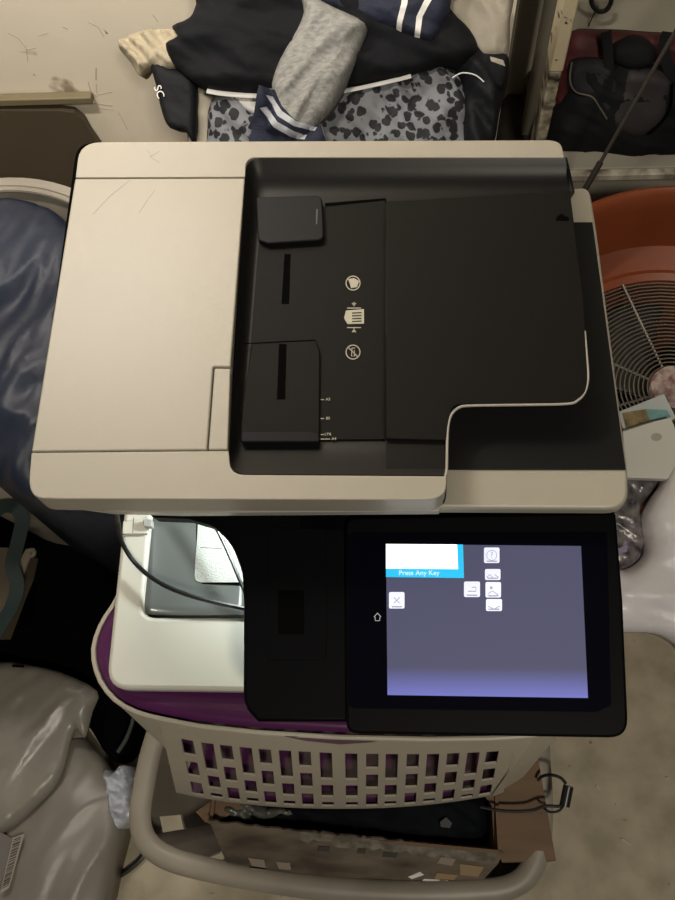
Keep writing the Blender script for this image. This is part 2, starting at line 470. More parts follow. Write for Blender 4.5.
# --- scanner unit under the feeder
SP_ = ZP(ZT - .030)
sc_px = rnd([(110, 170), (560, 180), (572, 187), (590, 187), (597, 230), (628, 470), (629, 509), (440, 508), (62, 505)], [0, 0, 0, 10, 0, 0, 22, 0, 30])
scan = slab('scanner_unit', sc_px, SP_, .014, white, pr, bevel=.003)
wslab('scanner_belly', [(-.255, .245), (.165, .245), (.165, .53), (-.255, .53)], ZT - .044, .705, inlay, pr)
slab('scanner_inlay', [(448, 222), (592.6, 222), (626, 469.5), (447, 469.5)], up_by(SP_, .0012), .0018, inlay, pr, bevel=.0004)
slab('front_lip', rnd([(50, 501), (440, 502), (440, 511), (180, 513), (110, 511), (72, 506)], 2), ZP(ZT - .029), .008, silver, pr, bevel=.002)
# --- body with output tray
ZB = .62
BP = ZP(ZB)


def W2(px, py, z): v = U(px, py, ZP(z)); return (v.x, v.y)


fl = W2(105, 689, ZB); bl = (W2(122, 520, ZB)[0], .56)
ti = W2(142, 617, ZB); tb = W2(148, 520, ZB)
xr = .150
body_pts = rnd([(tb[0], .56), bl, (bl[0], .4), fl, (xr, fl[1]), (xr, .56), (.02, .56), (.02, ti[1]), ti], [0, 0, 0, .022, .022, 0, 0, .0, .012])
wslab('body', body_pts, ZB, .603, body_w, pr, bevel=.004)
wslab('body_base', rnd([(-.205, .125), (.10, .125), (.10, .46), (-.205, .46)], .02), .592, .36, body_w, pr)
tray = wslab('output_tray', [(ti[0] - .004, ti[1] - .004), (.03, ti[1] - .004), (.03, .55), (tb[0] - .004, .55)], ZB - .0195, ZB - .022, traym, pr)
# sloping tray bed
bed = [U(149, 520, ZP(ZB - .014)), U(143, 614, ZP(ZB - .004)), U(244, 614, ZP(ZB - .010)), U(244, 520, ZP(ZB - .020))]
nx = 14; ny = 10; vs = []; fs = []
for j in range(ny + 1):
    for i in range(nx + 1):
        u, v = i / nx, j / ny
        p = (bed[0] * (1 - v) + bed[1] * v) * (1 - u) + (bed[3] * (1 - v) + bed[2] * v) * u
        p.z = ZB - .003 - .017 * (1 - math.exp(-3.2 * u)) * (1 - .5 * v ** 6) - .002
        vs.append(p)
for j in range(ny):
    for i in range(nx): a = j * (nx + 1) + i; fs.append((a, a + 1, a + nx + 2, a + nx + 1))
mesh('tray_bed', vs, fs, traym, tray, smooth='full', solid=.002)
bpz = ZP(ZB - .0165)
pd = slab('bed_plate_gap', rnd([(197, 505), (243, 505), (243.8, 584), (191.5, 584)], [0, 0, 0, 9]), up_by(bpz, -.001), .002, black, tray)
slab('bed_plate', rnd([(199, 505), (244.5, 505), (244.5, 582.4), (193.6, 582.4)], [0, 0, 0, 8]), up_by(bpz, .0002), .002, plate_m, tray, bevel=.0005)
line('plate_seam', [(200, 547.5), (222, 548.5)], up_by(bpz, .0002), .6, traym, tray)
# column and back of the machine, hinge bits
box('side_column', (.03, .30, ZB), (xr, .55, .735), inlay, pr)
box('rear_cover', (-.245, .50, ZB), (xr, .555, .735), inlay, pr)
slab('hinge_block', [(123, 521), (148, 520), (147.5, 533.5), (122, 534)], up_by(BP, .004), .004, body_w, pr, bevel=.0008)
line('hinge_seam', [(133.5, 518), (132.8, 533)], up_by(BP, .004), .7, traym, pr)
slab('hinge_stop', rnd([(143, 519), (152, 519), (152, 527), (143, 526)], 1.5), up_by(BP, .010), .008, plate_m, pr, bevel=.001)
# --- control panel
PP = slope(.06, .716, .235, .738)
arm = slab('panel_arm', rnd([(150, 506), (360, 506), (360, 722), (258, 722), (243, 706), (243.5, 600), (242, 572), (232, 545), (214, 526), (188, 518.5), (150, 517)],
                            [0, 0, 0, 0, 14, 6, 8, 10, 8, 0, 0]), PP, .024, piano, pr, bevel=.003)
slab('port_cover', rnd([(268.5, 527), (325.5, 529), (327, 640), (325, 660), (267, 660)], 2), up_by(PP, .0005), .0008, piano, arm, bevel=.0004)
slab('port_recess', rnd([(278, 590), (304, 590), (304, 634), (278, 634)], 2), up_by(PP, .0008), .0006, black, arm)
slab('panel_support', [(300, 490), (612, 490), (616, 530), (300, 530)], PP, .02, piano, pr)
DP = slope(.06, .722, .235, .746)
disp = slab('display_housing', rnd([(345, 517), (616, 512), (623, 600), (629, 738), (346, 733.5)], [12, 4, 0, 20, 12]), DP, .018, piano, pr, bevel=.003)
glass = slab('display_glass', rnd([(348, 532), (607, 532), (611, 705), (597, 712), (349, 708)], [8, 3, 3, 6, 6]), up_by(DP, .0006), .001, gloss, disp)
SC = up_by(DP, .0008)
scr_m = mat('screen_lit', (0.02, 0.02, 0.03), .25, emit=(0.075, 0.075, 0.155), es=1.0)  # even blue-grey glow also stands in for the ceiling's reflection
nt = scr_m.node_tree   # backlight bleed along the lower edge of the lit screen
scr = slab('screen', [(386, 544), (581, 546), (588, 698), (387.5, 695)], SC, .0006, scr_m, disp, smooth=False)
zc = U(486, 695, SC)
geo = nt.nodes.new('ShaderNodeTexCoord'); sep = nt.nodes.new('ShaderNodeSeparateXYZ'); nt.links.new(geo.outputs['Object'], sep.inputs[0])
mr = nt.nodes.new('ShaderNodeMapRange'); mr.inputs[1].default_value = zc.y + .020; mr.inputs[2].default_value = zc.y - .002
nt.links.new(sep.outputs['Y'], mr.inputs[0])
rp = nt.nodes.new('ShaderNodeValToRGB'); rp.color_ramp.elements[0].color = (0.072, 0.073, 0.130, 1); rp.color_ramp.elements[1].color = (0.17, 0.18, 0.55, 1)
nt.links.new(mr.outputs[0], rp.inputs[0]); nt.links.new(rp.outputs[0], nt.nodes['Principled BSDF'].inputs['Emission Color'])
win = mat('screen_window', (0.9, 0.9, 0.9), .3, emit=(1, 1, .98), es=1.6)
cyan = mat('screen_cyan', (0.0, 0.4, 0.6), .3, emit=(0.03, 0.42, 0.75), es=1.0)
ico = mat('screen_icon', (0.5, 0.5, 0.55), .3, emit=(0.62, 0.66, 0.78), es=1.0)
ico_d = mat('screen_icon_mark', (0.2, 0.2, 0.25), .3, emit=(0.30, 0.33, 0.42), es=1.0)
cy = slab('message_box', [(386, 544), (463, 544.5), (464, 578), (386, 577)], up_by(SC, .0002), .0003, cyan, scr, smooth=False)
slab('message_field', [(386, 544), (457, 544.5), (458, 569), (386, 568.5)], up_by(SC, .0004), .0003, win, cy, smooth=False)
text('message_text', 'Press Any Key', 419, 573, up_by(SC, .0003), 4.6, ico, cy, sx=1.05, th=.0002)
for k, (x0, y0, x1, y1, g_) in enumerate([(484, 547.5, 499.5, 563, '?'), (485, 569, 500.5, 580, 'bar'), (464, 581.5, 480, 597, 'ret'), (485.5, 582, 501, 597.5, 'dot'),
                                         (486, 599, 502, 611, 'low'), (389, 592, 404.5, 608.5, 'x')]):
    i_ = slab('button_tile', rnd([(x0, y0), (x1, y0), (x1, y1), (x0, y1)], 1.5, 2), up_by(SC, .0002), .0003, ico, scr, smooth=False)
    q = up_by(SC, .0003); mx, my = (x0 + x1) / 2, (y0 + y1) / 2
    if g_ == '?': line('tile_mark', circ(mx, my, 5), q, .7, ico_d, i_, closed=True); text('tile_text', '?', mx, my, q, 6, ico_d, i_)
    if g_ == 'x': line('tile_mark', [(mx - 3, my - 3), (mx + 3, my + 3)], q, .9, ico_d, i_); line('tile_mark', [(mx - 3, my + 3), (mx + 3, my - 3)], q, .9, ico_d, i_)
    if g_ == 'ret': line('tile_mark', [(mx - 4, my + 2), (mx + 4, my + 2), (mx + 4, my - 2), (mx, my - 2)], q, 1.2, ico_d, i_)
    if g_ == 'dot': line('tile_mark', [(mx - 5, my + 4), (mx - 1, my + 1), (mx + 5, my + 5)], q, 1, ico_d, i_); slab('tile_dot', circ(mx - 2, my - 2, 1.6, 8), up_by(q, .0001), .0002, ico_d, i_)
    if g_ == 'bar': line('tile_mark', [(mx - 6, my + 3), (mx - 3, my), (mx, my + 3)], q, 1, ico_d, i_); line('tile_mark', [(mx + 2, my), (mx + 6, my + 3)], q, 1, ico_d, i_)
    if g_ == 'low': line('tile_mark', [(mx - 6, my + 1), (mx, my + 4), (mx + 6, my + 1)], q, 1, ico_d, i_)
    slab('tile_foot', [(x0 + 2, y1 - 2.5), (x1 - 2, y1 - 2.5), (x1 - 3, y1 - 1), (x0 + 3, y1 - 1)], up_by(SC, .00035), .0002, ico_d, i_)
hm = mat('home_mark', (0.4, 0.4, 0.42), .4, emit=(.18, .18, .2), es=1)
line('home_button', [(374, 617), (377.5, 613), (381, 617)], up_by(DP, .001), .8, hm, disp)
line('home_button', [(375.2, 617), (375.2, 620.6), (379.8, 620.6), (379.8, 617)], up_by(DP, .001), .7, hm, disp)

# --- cables over the output tray
def zpts(L): return [U(x, y, ZP(z)) for x, y, z in L]


o = tube('power_cable', zpts([(117, 505, .70), (118, 522, .668), (122, 542, .645), (136, 564, .632), (160, 583, .632), (195, 597, .630), (243, 608, .625), (262, 610, .625)]), .0022, cable_m)
tag(o, 'black cable curving over the left edge of the printer output tray', 'cable')
o = tube('thin_cable', zpts([(205, 505, .640), (214, 524, .635), (226, 548, .632), (243, 588, .630), (250, 604, .628)]), .0016, cable_m)
tag(o, 'thin black cable crossing the bright textured tray plate', 'cable')

# ================================================================== BASKETS
def superring(cx, cy, a, b, z, n, ex=2.8, rot=0, zfn=None):
    out = []
    for i in range(n):
        t = 2 * math.pi * i / n; c, s = math.cos(t), math.sin(t)
        x = a * math.copysign(abs(c) ** (2 / ex), c); y = b * math.copysign(abs(s) ** (2 / ex), s)
        out.append(Vector((cx + x, cy + y, z)))
    return out


def resample(P, N, closed=True):
    P = P + [P[0]]; L = [0]
    for i in range(1, len(P)): L.append(L[-1] + (P[i] - P[i - 1]).length)
    out = []; j = 0
    for k in range(N):
        s = L[-1] * k / N
        while L[j + 1] < s: j += 1
        out.append(P[j].lerp(P[j + 1], (s - L[j]) / (L[j + 1] - L[j])))
    return out


def basket_wall(name, top, bot, vl, hole, m, parent, mid=None, solid=.003, sub=2):
    """top and bot are rings with one point per column line; hole(i, v) tells if a cell is open"""
    n = len(top); vs = []; fs = []
    for v in vl:
        for i in range(n):
            bulge = (mid or 0) * math.sin(math.pi * v)
            p = top[i].lerp(bot[i], v); c = Vector((sum(q.x for q in top) / n, sum(q.y for q in top) / n, p.z))
            vs.append(p + (p - c) * bulge)
    for j in range(len(vl) - 1):
        for i in range(n):
            if hole(i, (vl[j] + vl[j + 1]) / 2): continue
            fs.append((j * n + i, j * n + (i + 1) % n, (j + 1) * n + (i + 1) % n, (j + 1) * n + i))
    fs.append(tuple(range((len(vl) - 1) * n, len(vl) * n)))
    return mesh(name, vs, fs, m, parent, solid=solid, subsurf=sub, smooth=False)


# white basket: its front leans out towards the bottom; columns of holes measured along the front
ZR = .60
bx = root('laundry_basket', 'white plastic laundry basket with square holes under the printer', 'basket', (-.08, .16, .30))
RPx = [(93, 650), (95, 664), (102, 684), (117, 702), (140, 713), (165, 719.5), (200, 726), (260, 732.5), (338, 737), (430, 739), (495, 738), (535, 735)]
BZ = .335
front_top = [U(x, y, ZP(ZR)) for x, y in RPx]
def ytop(x):
    for a_, b2 in zip(RPx[4:], RPx[5:]):
        if a_[0] <= x <= b2[0]: return a_[1] + (b2[1] - a_[1]) * (x - a_[0]) / (b2[0] - a_[0])
    return 735
def ybot(x): return 808 - 13 * abs((x - 340) / 150) ** 2.2
cols = [184, 204.5, 223.5, 243.5, 263, 283.5, 303.5, 325, 351, 372.5, 392.5, 414, 434.5, 455, 475.5, 495]
kind = [0, 1, 0, 1, 0, 1, 0, 1, 1, 0, 1, 0, 1, 0, 1, 0]
top, bot, cell = [], [], []     # cell[i]: -1 solid, 0 short-first column, 1 tall-first column
def add(px_, c):
    top.append(U(px_, ytop(px_), ZP(ZR))); xb = 199 + (px_ - 184) * (484 - 199) / (495 - 184); bot.append(U(xb, ybot(xb), ZP(BZ))); cell.append(c)
add(160, -1)
for c, k_ in zip(cols, kind):
    add(c - 6.3, k_); add(c + 6.3, -1)
add(515, -1)
# right corner, back and left side, hidden part deeper under the printer
rt_top = [U(535, 735, ZP(ZR)), Vector((.165, .095, ZR)), Vector((.185, .14, ZR))] + [Vector((.185, .14 + k * .02, ZR)) for k in range(1, 15)] + [Vector((.17, .45, ZR)), Vector((.13, .475, ZR))] \
    + [Vector((.11 - k * .02, .48, ZR)) for k in range(15)] + [Vector((-.20, .475, ZR)), Vector((-.24, .44, ZR))] + [Vector((-.243, .42 - k * .02, ZR)) for k in range(10)] \
    + [U(x, y, ZP(ZR)) for x, y in ((113, 606), (106, 616), (100, 627), (95.8, 638), (93.6, 649), (94, 660), (96.5, 671), (100.5, 681), (107, 691), (115, 699.5), (125, 706.5), (137, 712), (148, 715.5))]
tcx, tcy = -.045, .27
yb0 = bot[8].y
for q, p in enumerate(rt_top):
    top.append(p)
    f = (p.y - .065) / (.48 - .065)
    bx_ = -.045 + (p.x + .045) * .92
    by_ = bot[0].y + max(0, p.y - .070) * .95
    bot.append(Vector((bx_, by_, BZ))); cell.append((q // 2) % 2 if (q % 2 == 0 and 3 <= q <= 40) else -1)
NC = len(top)
vl = [0, .06, .12, .175, .19, .37, .39, .43, .45, .53, .55, .59, .61, .66, .68, .73, .75, .80, .82, .86, .88, .955, .975, 1.0]
def bhole(i, v):
    if cell[i] < 0: return False
    if cell[i]: return .18 < v < .54 or .60 < v < .81 or .87 < v < .96
    return .18 < v < .38 or .44 < v < .67 or .74 < v < .96


basket_wall('wall', top, bot, vl, bhole, bask_m, bx, sub=0, solid=.0022)
tube('rim', top, .0024, bask_m, bx, closed=True, smooth_n=1)
cut_pl = PL((0, U(340, 738, ZP(ZR)).y - .006, ZR - .02), (0, -1, .3))
slab('grip_opening', rnd([(284, 736.3), (306, 741), (340, 744.5), (370, 742.5), (394, 738.5), (360, 738), (320, 737)], 2), cut_pl, .002, purple, bx)
# purple tub nested in it
pb = root('purple_tub', 'glossy purple plastic tub nested inside the white basket', 'tub', (-.08, .2, .36))
cT = sum(top, Vector()) / NC
def inset(P, d, z):
    out = []
    for i, p in enumerate(P):
        t = (P[(i + 2) % NC] - P[i - 2]); nn = Vector((-t.y, t.x, 0)).normalized(); q = p + nn * d; q.z = z; out.append(q)
    return out
r0 = inset(top, .004, ZR + .003); r1 = inset(top, .012, ZR + .004); r2 = inset(top, .034, ZR - .004)
q3 = [a_.lerp(b2, .12) for a_, b2 in zip(top, bot)]; r3 = inset(q3, .030, q3[0].z); r4 = inset(bot, .006, BZ + .004)
vs = r0 + r1 + r2 + r3 + r4; n = NC
fs = [(k * n + i, k * n + (i + 1) % n, (k + 1) * n + (i + 1) % n, (k + 1) * n + i) for k in range(4) for i in range(n)] + [tuple(range(4 * n, 5 * n))]
mesh('tub_shell', vs, fs, purple, pb, solid=.002, smooth=True, angle=60)

# lower hamper
hb = root('broken_hamper', 'large dirty off-white plastic hamper at the bottom holding the cardboard box', 'hamper', (-.07, .1, 0))
ZH = .27
rim_px = [(153, 745), (144, 785), (140, 818), (147, 842), (170, 859), (215, 871), (270, 881), (330, 889), (400, 893), (470, 892), (512, 886), (533, 866), (541, 830), (540, 770), (530, 710), (480, 690), (340, 682), (210, 690), (168, 712)]
HR = [U(x, y, ZP(ZH)) for x, y in rim_px]
HRs = catmull(HR, 6, True)
tube('rim', HR, .0135, hamp_m, hb, closed=True, seg=10, flat=.7, smooth_n=8)
NH = 60
ht = resample([p + Vector((0, 0, -.004)) for p in HRs], NH); hc = sum(ht, Vector()) / NH
hbm = [Vector((hc.x + (p.x - hc.x) * .74, hc.y + (p.y - hc.y) * .74, .004)) for p in ht]
def hhole(i, v): return (i % 4 == 0) and (.16 < v < .42)
basket_wall('wall', ht, hbm, [0, .08, .15, .17, .3, .41, .43, .47, .49, .62, .77, .79, .9, 1], hhole, hamp_m, hb, sub=0)

# cardboard box in the hamper
cb = root('cardboard_box', 'open brown cardboard box with torn printed flap inside the hamper', 'box', (-.05, .06, .03))
ZC = .30
f0, f1 = W2(212, 824, ZC), W2(498, 850, ZC)
b0, b1 = (f0[0] + .012, .19), (f1[0] - .004, .18)
ccx = (f0[0] + f1[0]) / 2
def wallq(name, a, b, z1=ZC, z0=.03, m=card, sh=.012):
    A_ = Vector((*a, z1)); B_ = Vector((*b, z1))
    c = Vector((ccx, .08, 0)); ins = lambda p: Vector((c.x + (p.x - c.x) * .80, c.y + (p.y - c.y) * .86, z0))
    A2, B2 = ins(A_), ins(B_); d = (B_ - A_).normalized(); nn = d.cross(Vector((0, 0, 1))) * .004
    vs = [A_, B_, B2, A2, A_ + nn, B_ + nn, B2 + nn, A2 + nn]
    return mesh(name, vs, [(0, 1, 2, 3), (7, 6, 5, 4), (0, 4, 5, 1), (1, 5, 6, 2), (2, 6, 7, 3), (3, 7, 4, 0)], m, cb, smooth=False)
wallq('front_panel', f0, f1); wallq('back_panel', b1, b0); wallq('side_panel', b0, f0); wallq('side_panel', f1, b1)
wslab('bottom_panel', [(ccx - .13, 0.0), (ccx + .13, 0.0), (ccx + .13, .15), (ccx - .13, .15)], .036, .03, card, cb)
# printed flap folded outward, torn top edge
y0 = U(350, 838, ZP(ZC)).y
FPL = slope(y0, ZC + .002, y0 - .05, ZC - .035)
top_e = []
x = 209
while x < 502:
    y = 821 + (x - 209) * (31 / 291.0); top_e.append((x, y + random.uniform(-1.3, 1.3))); x += random.uniform(3, 7)
flap = slab('front_flap', top_e + [(503, 853), (498, 864), (482, 881), (440, 886), (360, 880), (290, 872), (226, 862)], FPL, .003, card2, cb, smooth=False)
tp = []
x = 300
e1 = []; e2 = []
while x < 502:
    y = 821 + (x - 209) * (31 / 291.0); e1.append((x, y + 1)); e2.append((x, y + random.uniform(7, 13))); x += random.uniform(4, 8)
slab('torn_label', e1 + e2[::-1], up_by(FPL, .0008), .0006, paper, flap, smooth=False)
pinkish = mat('print_pale', (0.27, 0.22, 0.175), .7); tan = mat('print_tan', (0.30, 0.21, 0.12), .7); wht = mat('print_white', (0.8, 0.78, 0.75), .6)
inkm = mat('print_ink', (0.05, 0.045, 0.04), .7)
for q, mm in (([(248, 858), (264, 860), (266, 868), (252, 866)], pinkish), ([(276, 862), (290, 863), (291, 870), (279, 869)], pinkish), ([(250, 868), (266, 870), (268, 874), (254, 873)], pinkish),
              ([(437, 873), (458, 875), (454, 880), (434, 879)], tan), ([(460, 864), (484, 867), (478, 877), (460, 875)], tan), ([(424, 879), (440, 880), (437, 884), (420, 883)], wht),
              ([(412, 879), (424, 875), (420, 872), (408, 877)], wht), ([(318, 846), (330, 847), (329, 852), (317, 851)], inkm), ([(358, 849), (366, 849), (365, 854), (357, 853)], inkm),
              ([(384, 852), (398, 853), (396, 858), (382, 857)], inkm), ([(441, 857), (456, 859), (452, 866), (437, 863)], pinkish)):
    slab('print_patch', q, up_by(FPL, .0012), .0006, mm, flap, smooth=False)
text('flap_text', 'XTRIKE', 437, 882.5, up_by(FPL, .0014), 4, wht, flap)
FR = slope(.10, .318, -.06, .27)
rf = slab('side_flap', [(480, 745), (535, 740), (545, 798), (556, 860), (502, 862), (494, 845), (492, 806), (480, 790)], FR, .004, card, cb, smooth=False)
darkc = mat('corrugation', (0.12, 0.075, 0.045), .9)
line('flap_edge', [(502, 862), (525, 861.4), (548, 861), (556, 860)], up_by(FR, -.001), 1.6, darkc, rf, th=.003)
lf = slab('side_flap', [(196, 812), (226, 790), (232, 800), (246, 806), (213, 824), (205, 822)], slope(.02, .295, .08, .30), .003, card, cb, smooth=False)
blackcloth = mat('black_cloth', (0.003, 0.0045, 0.007), .8, spec=.15, var=.4, vscale=10)
o = cloth('black_garment', [(245, 815), (300, 800), (380, 790), (470, 790), (485, 806), (482, 838), (440, 842), (380, 834), (310, 826), (260, 822)], ZP(.262), blackcloth,
          bulge=.018, folds=.008, width=18, drop=.09, seed=3)
tag(o, 'black cloth stuffed in the open cardboard box', 'cloth')
o = cloth('plastic_wrap', [(222, 815), (228, 800), (240, 795), (262, 804), (300, 812), (275, 818), (245, 822)], ZP(.277), mat('clear_wrap', (.13, .13, .12), .25, var=.4, vscale=30),
          bulge=.012, folds=.012, width=10, drop=.06, seed=8, step=3, fscale=.12)
tag(o, 'crumpled translucent wrap at the left corner of the cardboard box', 'wrapping')
slab('cloth_mark', [(440, 822), (446, 817), (452, 823), (450, 828), (441, 827)], ZP(.289), .001, mat('grey_mark', (.05, .05, .055), .6), None)
tag(bpy.data.objects['cloth_mark'], 'small grey paper scrap on the black cloth in the box', 'scrap')

# ferrite cable on the side flap
fc = root('usb_cable', 'black cable with a ferrite bead hanging past the right cardboard flap', 'cable', (.17, .02, .31))
tube('cord', zpts([(480, 807, .318), (505, 811, .318), (530, 810.5, .318), (545, 806, .322), (560, 806, .322), (566, 800, .325)]), .0018, cable_m, fc)
tube('cord', zpts([(566, 784, .33), (561, 778, .33), (552, 775, .328), (543, 776, .320), (538, 780, .312)]), .0018, cable_m, fc)
tube('cord', zpts([(566, 800, .325), (560, 810, .322), (550, 812, .32), (543, 807, .318)]), .0014, cable_m, fc)
tube('ferrite_bead', zpts([(568.5, 786, .33), (564.5, 806, .326)]), .006, cable_m, fc, seg=10, smooth_n=2)

# ================================================================== LEFT SIDE
satin = mat('blue_satin', (0.022, 0.029, 0.055), .45, var=.3, vscale=9, spec=.32)
HX, HY, HR_ = -.50, .565, .20
bh = root('round_hamper', 'round off-white hamper behind the printer, lined with a navy bag', 'hamper', (HX, HY, 0))
tube('rim', [(HX + HR_ * math.cos(a), HY + HR_ * math.sin(a), .50) for a in [k * math.pi / 16 for k in range(32)]], .0085, hamp_m, bh, closed=True, flat=.8, smooth_n=2)
for rr, dz in ((HR_ - .011, .002),):
    tube('rim_ridge', [(HX + rr * math.cos(a), HY + rr * math.sin(a), .50 + dz) for a in [k * math.pi / 16 for k in range(32)]], .004, hamp_m, bh, closed=True, smooth_n=2)
NT = 48; vs = []; fs = []
for z, r in ((.495, HR_ - .003), (.25, HR_ - .02), (.004, HR_ - .04)):
    vs += [(HX + r * math.cos(2 * math.pi * i / NT), HY + r * math.sin(2 * math.pi * i / NT), z) for i in range(NT)]
fs = [(k * NT + i, k * NT + (i + 1) % NT, (k + 1) * NT + (i + 1) % NT, (k + 1) * NT + i) for k in range(2) for i in range(NT)] + [tuple(range(2 * NT, 3 * NT))]
mesh('tub', vs, fs, hamp_m, bh, solid=.004, smooth=True)
o = cloth('navy_bag', [(-40, 214), (0, 203), (40, 208), (66, 222), (95, 262), (110, 330), (132, 420), (160, 490), (150, 526), (118, 524), (85, 518), (50, 512), (20, 495), (-20, 470), (-70, 400), (-80, 300)],
          slope(.25, .485, .75, .478), satin, bulge=.035, width=60, step=4, folds=.013, fscale=.024, fdir=-58, stretch=3.2, base=.20, seed=11)
tag(o, 'shiny navy blue satin bag spilling out of the round hamper', 'bag')
bd = mat('black_fabric', (0.0015, 0.002, 0.002), .95, spec=.05)
o = cloth('black_duffel', [(-60, 540), (-20, 500), (30, 498), (70, 512), (118, 520), (150, 560), (160, 640), (156, 700), (134, 752), (112, 760), (80, 715), (40, 690), (-20, 690), (-60, 660)],
          ZP(.035), bd, bulge=.018, width=40, step=8, folds=.01, base=.002, seed=5)
tag(o, 'soft black duffel bag in the dark gap left of the printer', 'bag')
greenm = mat('green_strap', (0.010, 0.024, 0.025), .7, var=.2, vscale=40)
gs = [(-10, 514, .37), (4, 506, .37), (16, 508, .37), (22, 520, .36), (17, 545, .35), (12, 565, .34), (17, 585, .33), (12, 605, .32), (2, 622, .31), (-8, 640, .30)]
def ribbon(name, pts, wd, m, parent=None, th=.0015):
    C = catmull([U(x, y, ZP(z)) for x, y, z in pts], 5); vs = []; fs = []
    for i, p in enumerate(C):
        t = (C[min(i + 1, len(C) - 1)] - C[max(i - 1, 0)]).normalized(); s = t.cross(Vector((0.15, 0, 1))).normalized() * wd / 2; u = s.cross(t).normalized() * th
        vs += [p - s, p + s, p + s - u, p - s - u]
    n = len(C)
    for i in range(n - 1):
        a, b = i * 4, i * 4 + 4
        for k in range(4): fs.append((a + k, a + (k + 1) % 4, b + (k + 1) % 4, b + k))
    fs += [(0, 1, 2, 3), ((n - 1) * 4, (n - 1) * 4 + 1, (n - 1) * 4 + 2, (n - 1) * 4 + 3)]
    return mesh(name, vs, fs, m, parent, smooth=True)
o = ribbon('green_strap', gs, .018, greenm); tag(o, 'dark green webbing strap looping over the tan case at left', 'strap')
tc_ = root('tan_case', 'tan case with cream edging and a small hook at the left edge', 'case', (-.55, .2, .0))
TP = slope(.10, .26, .30, .30)
slab('case_lid', [(-60, 545), (14, 548), (24, 556), (19, 578), (10, 600), (-5, 640), (-60, 640)], TP, .05, mat('tan_card', (.10, .075, .05), .75, var=.2, vscale=20), tc_, smooth=False)
cream = mat('cream_edge', (.18, .16, .12), .6)
tube('case_edge', [U(x, y, up_by(TP, .003)) for x, y in ((30, 550), (24, 562), (18, 580), (11, 598), (3, 615))], .006, cream, tc_, flat=.6)
tube('case_hook', [U(x, y, up_by(TP, .008)) for x, y in ((27, 551), (33, 550), (34, 554), (31, 556))], .003, cream, tc_, smooth_n=3)
box('case_body', (-.80, .265, 0.002), (-.56, .33, .215), bd, tc_)

# big grey plastic bag bottom left
gp = mat('grey_poly', (0.215, 0.195, 0.17), .38, var=.12, vscale=6)
pbag = root('plastic_bag', 'large grey clear-plastic bag with a barcode sticker in the lower left corner', 'bag', (-.42, .0, 0))
GP = ZP(.06)
cloth('bag_body', [(-60, 690), (0, 700), (60, 712), (90, 745), (112, 775), (128, 792), (122, 830), (112, 870), (100, 915), (60, 960), (-60, 960)], GP, gp, pbag,
      bulge=.03, width=70, step=4, folds=.005, fscale=.022, fdir=-55, base=.003, seed=21)
gp2 = mat('clear_poly_flap', (0.26, 0.24, 0.21), .33, var=.2, vscale=7)
cloth('bag_flap', [(-60, 668), (0, 662), (22, 664), (60, 672), (97, 691), (92, 712), (85, 738), (76, 728), (70, 745), (60, 780), (35, 808), (0, 835), (-60, 850)], ZP(.10), gp2, pbag,
      bulge=.010, width=25, step=4, folds=.006, fscale=.03, fdir=-50, drop=.004, seed=24)
slab('handle_slot', rnd([(12, 665), (24, 665.5), (24, 667.5), (12, 667)], .8), ZP(.110), .001, black, pbag)
slab('sticker', [(-6, 828), (14, 840), (2, 880), (-6, 905)], ZP(.1035), .0008, mat('sticker_grey', (.15, .14, .135), .5), pbag, smooth=False)
bcpl = ZP(.104)
strip = slab('barcode_strip', [(13, 838), (24, 834), (9, 888), (0, 893)], bcpl, .0006, mat('sticker_pale', (.34, .31, .27), .5), pbag, smooth=False)
random.seed(9)
t = 0.02
while t < .95:
    dt = random.uniform(.012, .045)
    A0 = Vector((14, 838.5)).lerp(Vector((1, 892)), t); B0 = Vector((21.5, 835.5)).lerp(Vector((8, 888)), t)
    A1 = Vector((14, 838.5)).lerp(Vector((1, 892)), t + dt * .6); B1 = Vector((21.5, 835.5)).lerp(Vector((8, 888)), t + dt * .6)
    slab('barcode_bar', [tuple(A0), tuple(B0), tuple(B1), tuple(A1)], up_by(bcpl, .0005), .0004, black, strip, smooth=False)
    t += dt + random.uniform(.004, .02)
tissue = mat('tissue', (0.52, 0.55, 0.62), .35, var=.2, vscale=40)
o = cloth('crumpled_plastic', [(105, 770), (112, 774), (120, 766), (131, 768), (134, 785), (129, 800), (137, 815), (127, 824), (119, 829), (112, 815), (108, 800), (104, 785)], ZP(.08), tissue,
          bulge=.012, width=10, step=2, folds=.014, fscale=.10, fdir=60, stretch=2.2, base=.003, seed=31)
tag(o, 'crumpled bluish white plastic scrap between the grey bag and the hamper', 'plastic')
o = tube('loose_cord', [U(x, y, ZP(.006)) for x, y in ((100, 880), (118, 876), (132, 867), (143, 856), (147, 846))], .004, cable_m)
tag(o, 'thick black cord lying on the floor beside the lower hamper', 'cord')
o = tube('grey_hose', zpts([(128, 690, .1), (134, 712, .1), (128, 735, .09), (118, 752, .08)]), .003, mat('hose_grey', (.06, .065, .065), .5)); tag(o, 'thin dark grey hose in the gap above the grey bag', 'hose')
o = cloth('pale_handle', [(96, 706), (108, 707), (112, 712), (104, 715), (95, 713)], ZP(.30), mat('handle_grey', (.2, .19, .17), .5), bulge=.006, width=5, step=3, folds=.0, drop=.30)
bpy.data.objects.remove(o)

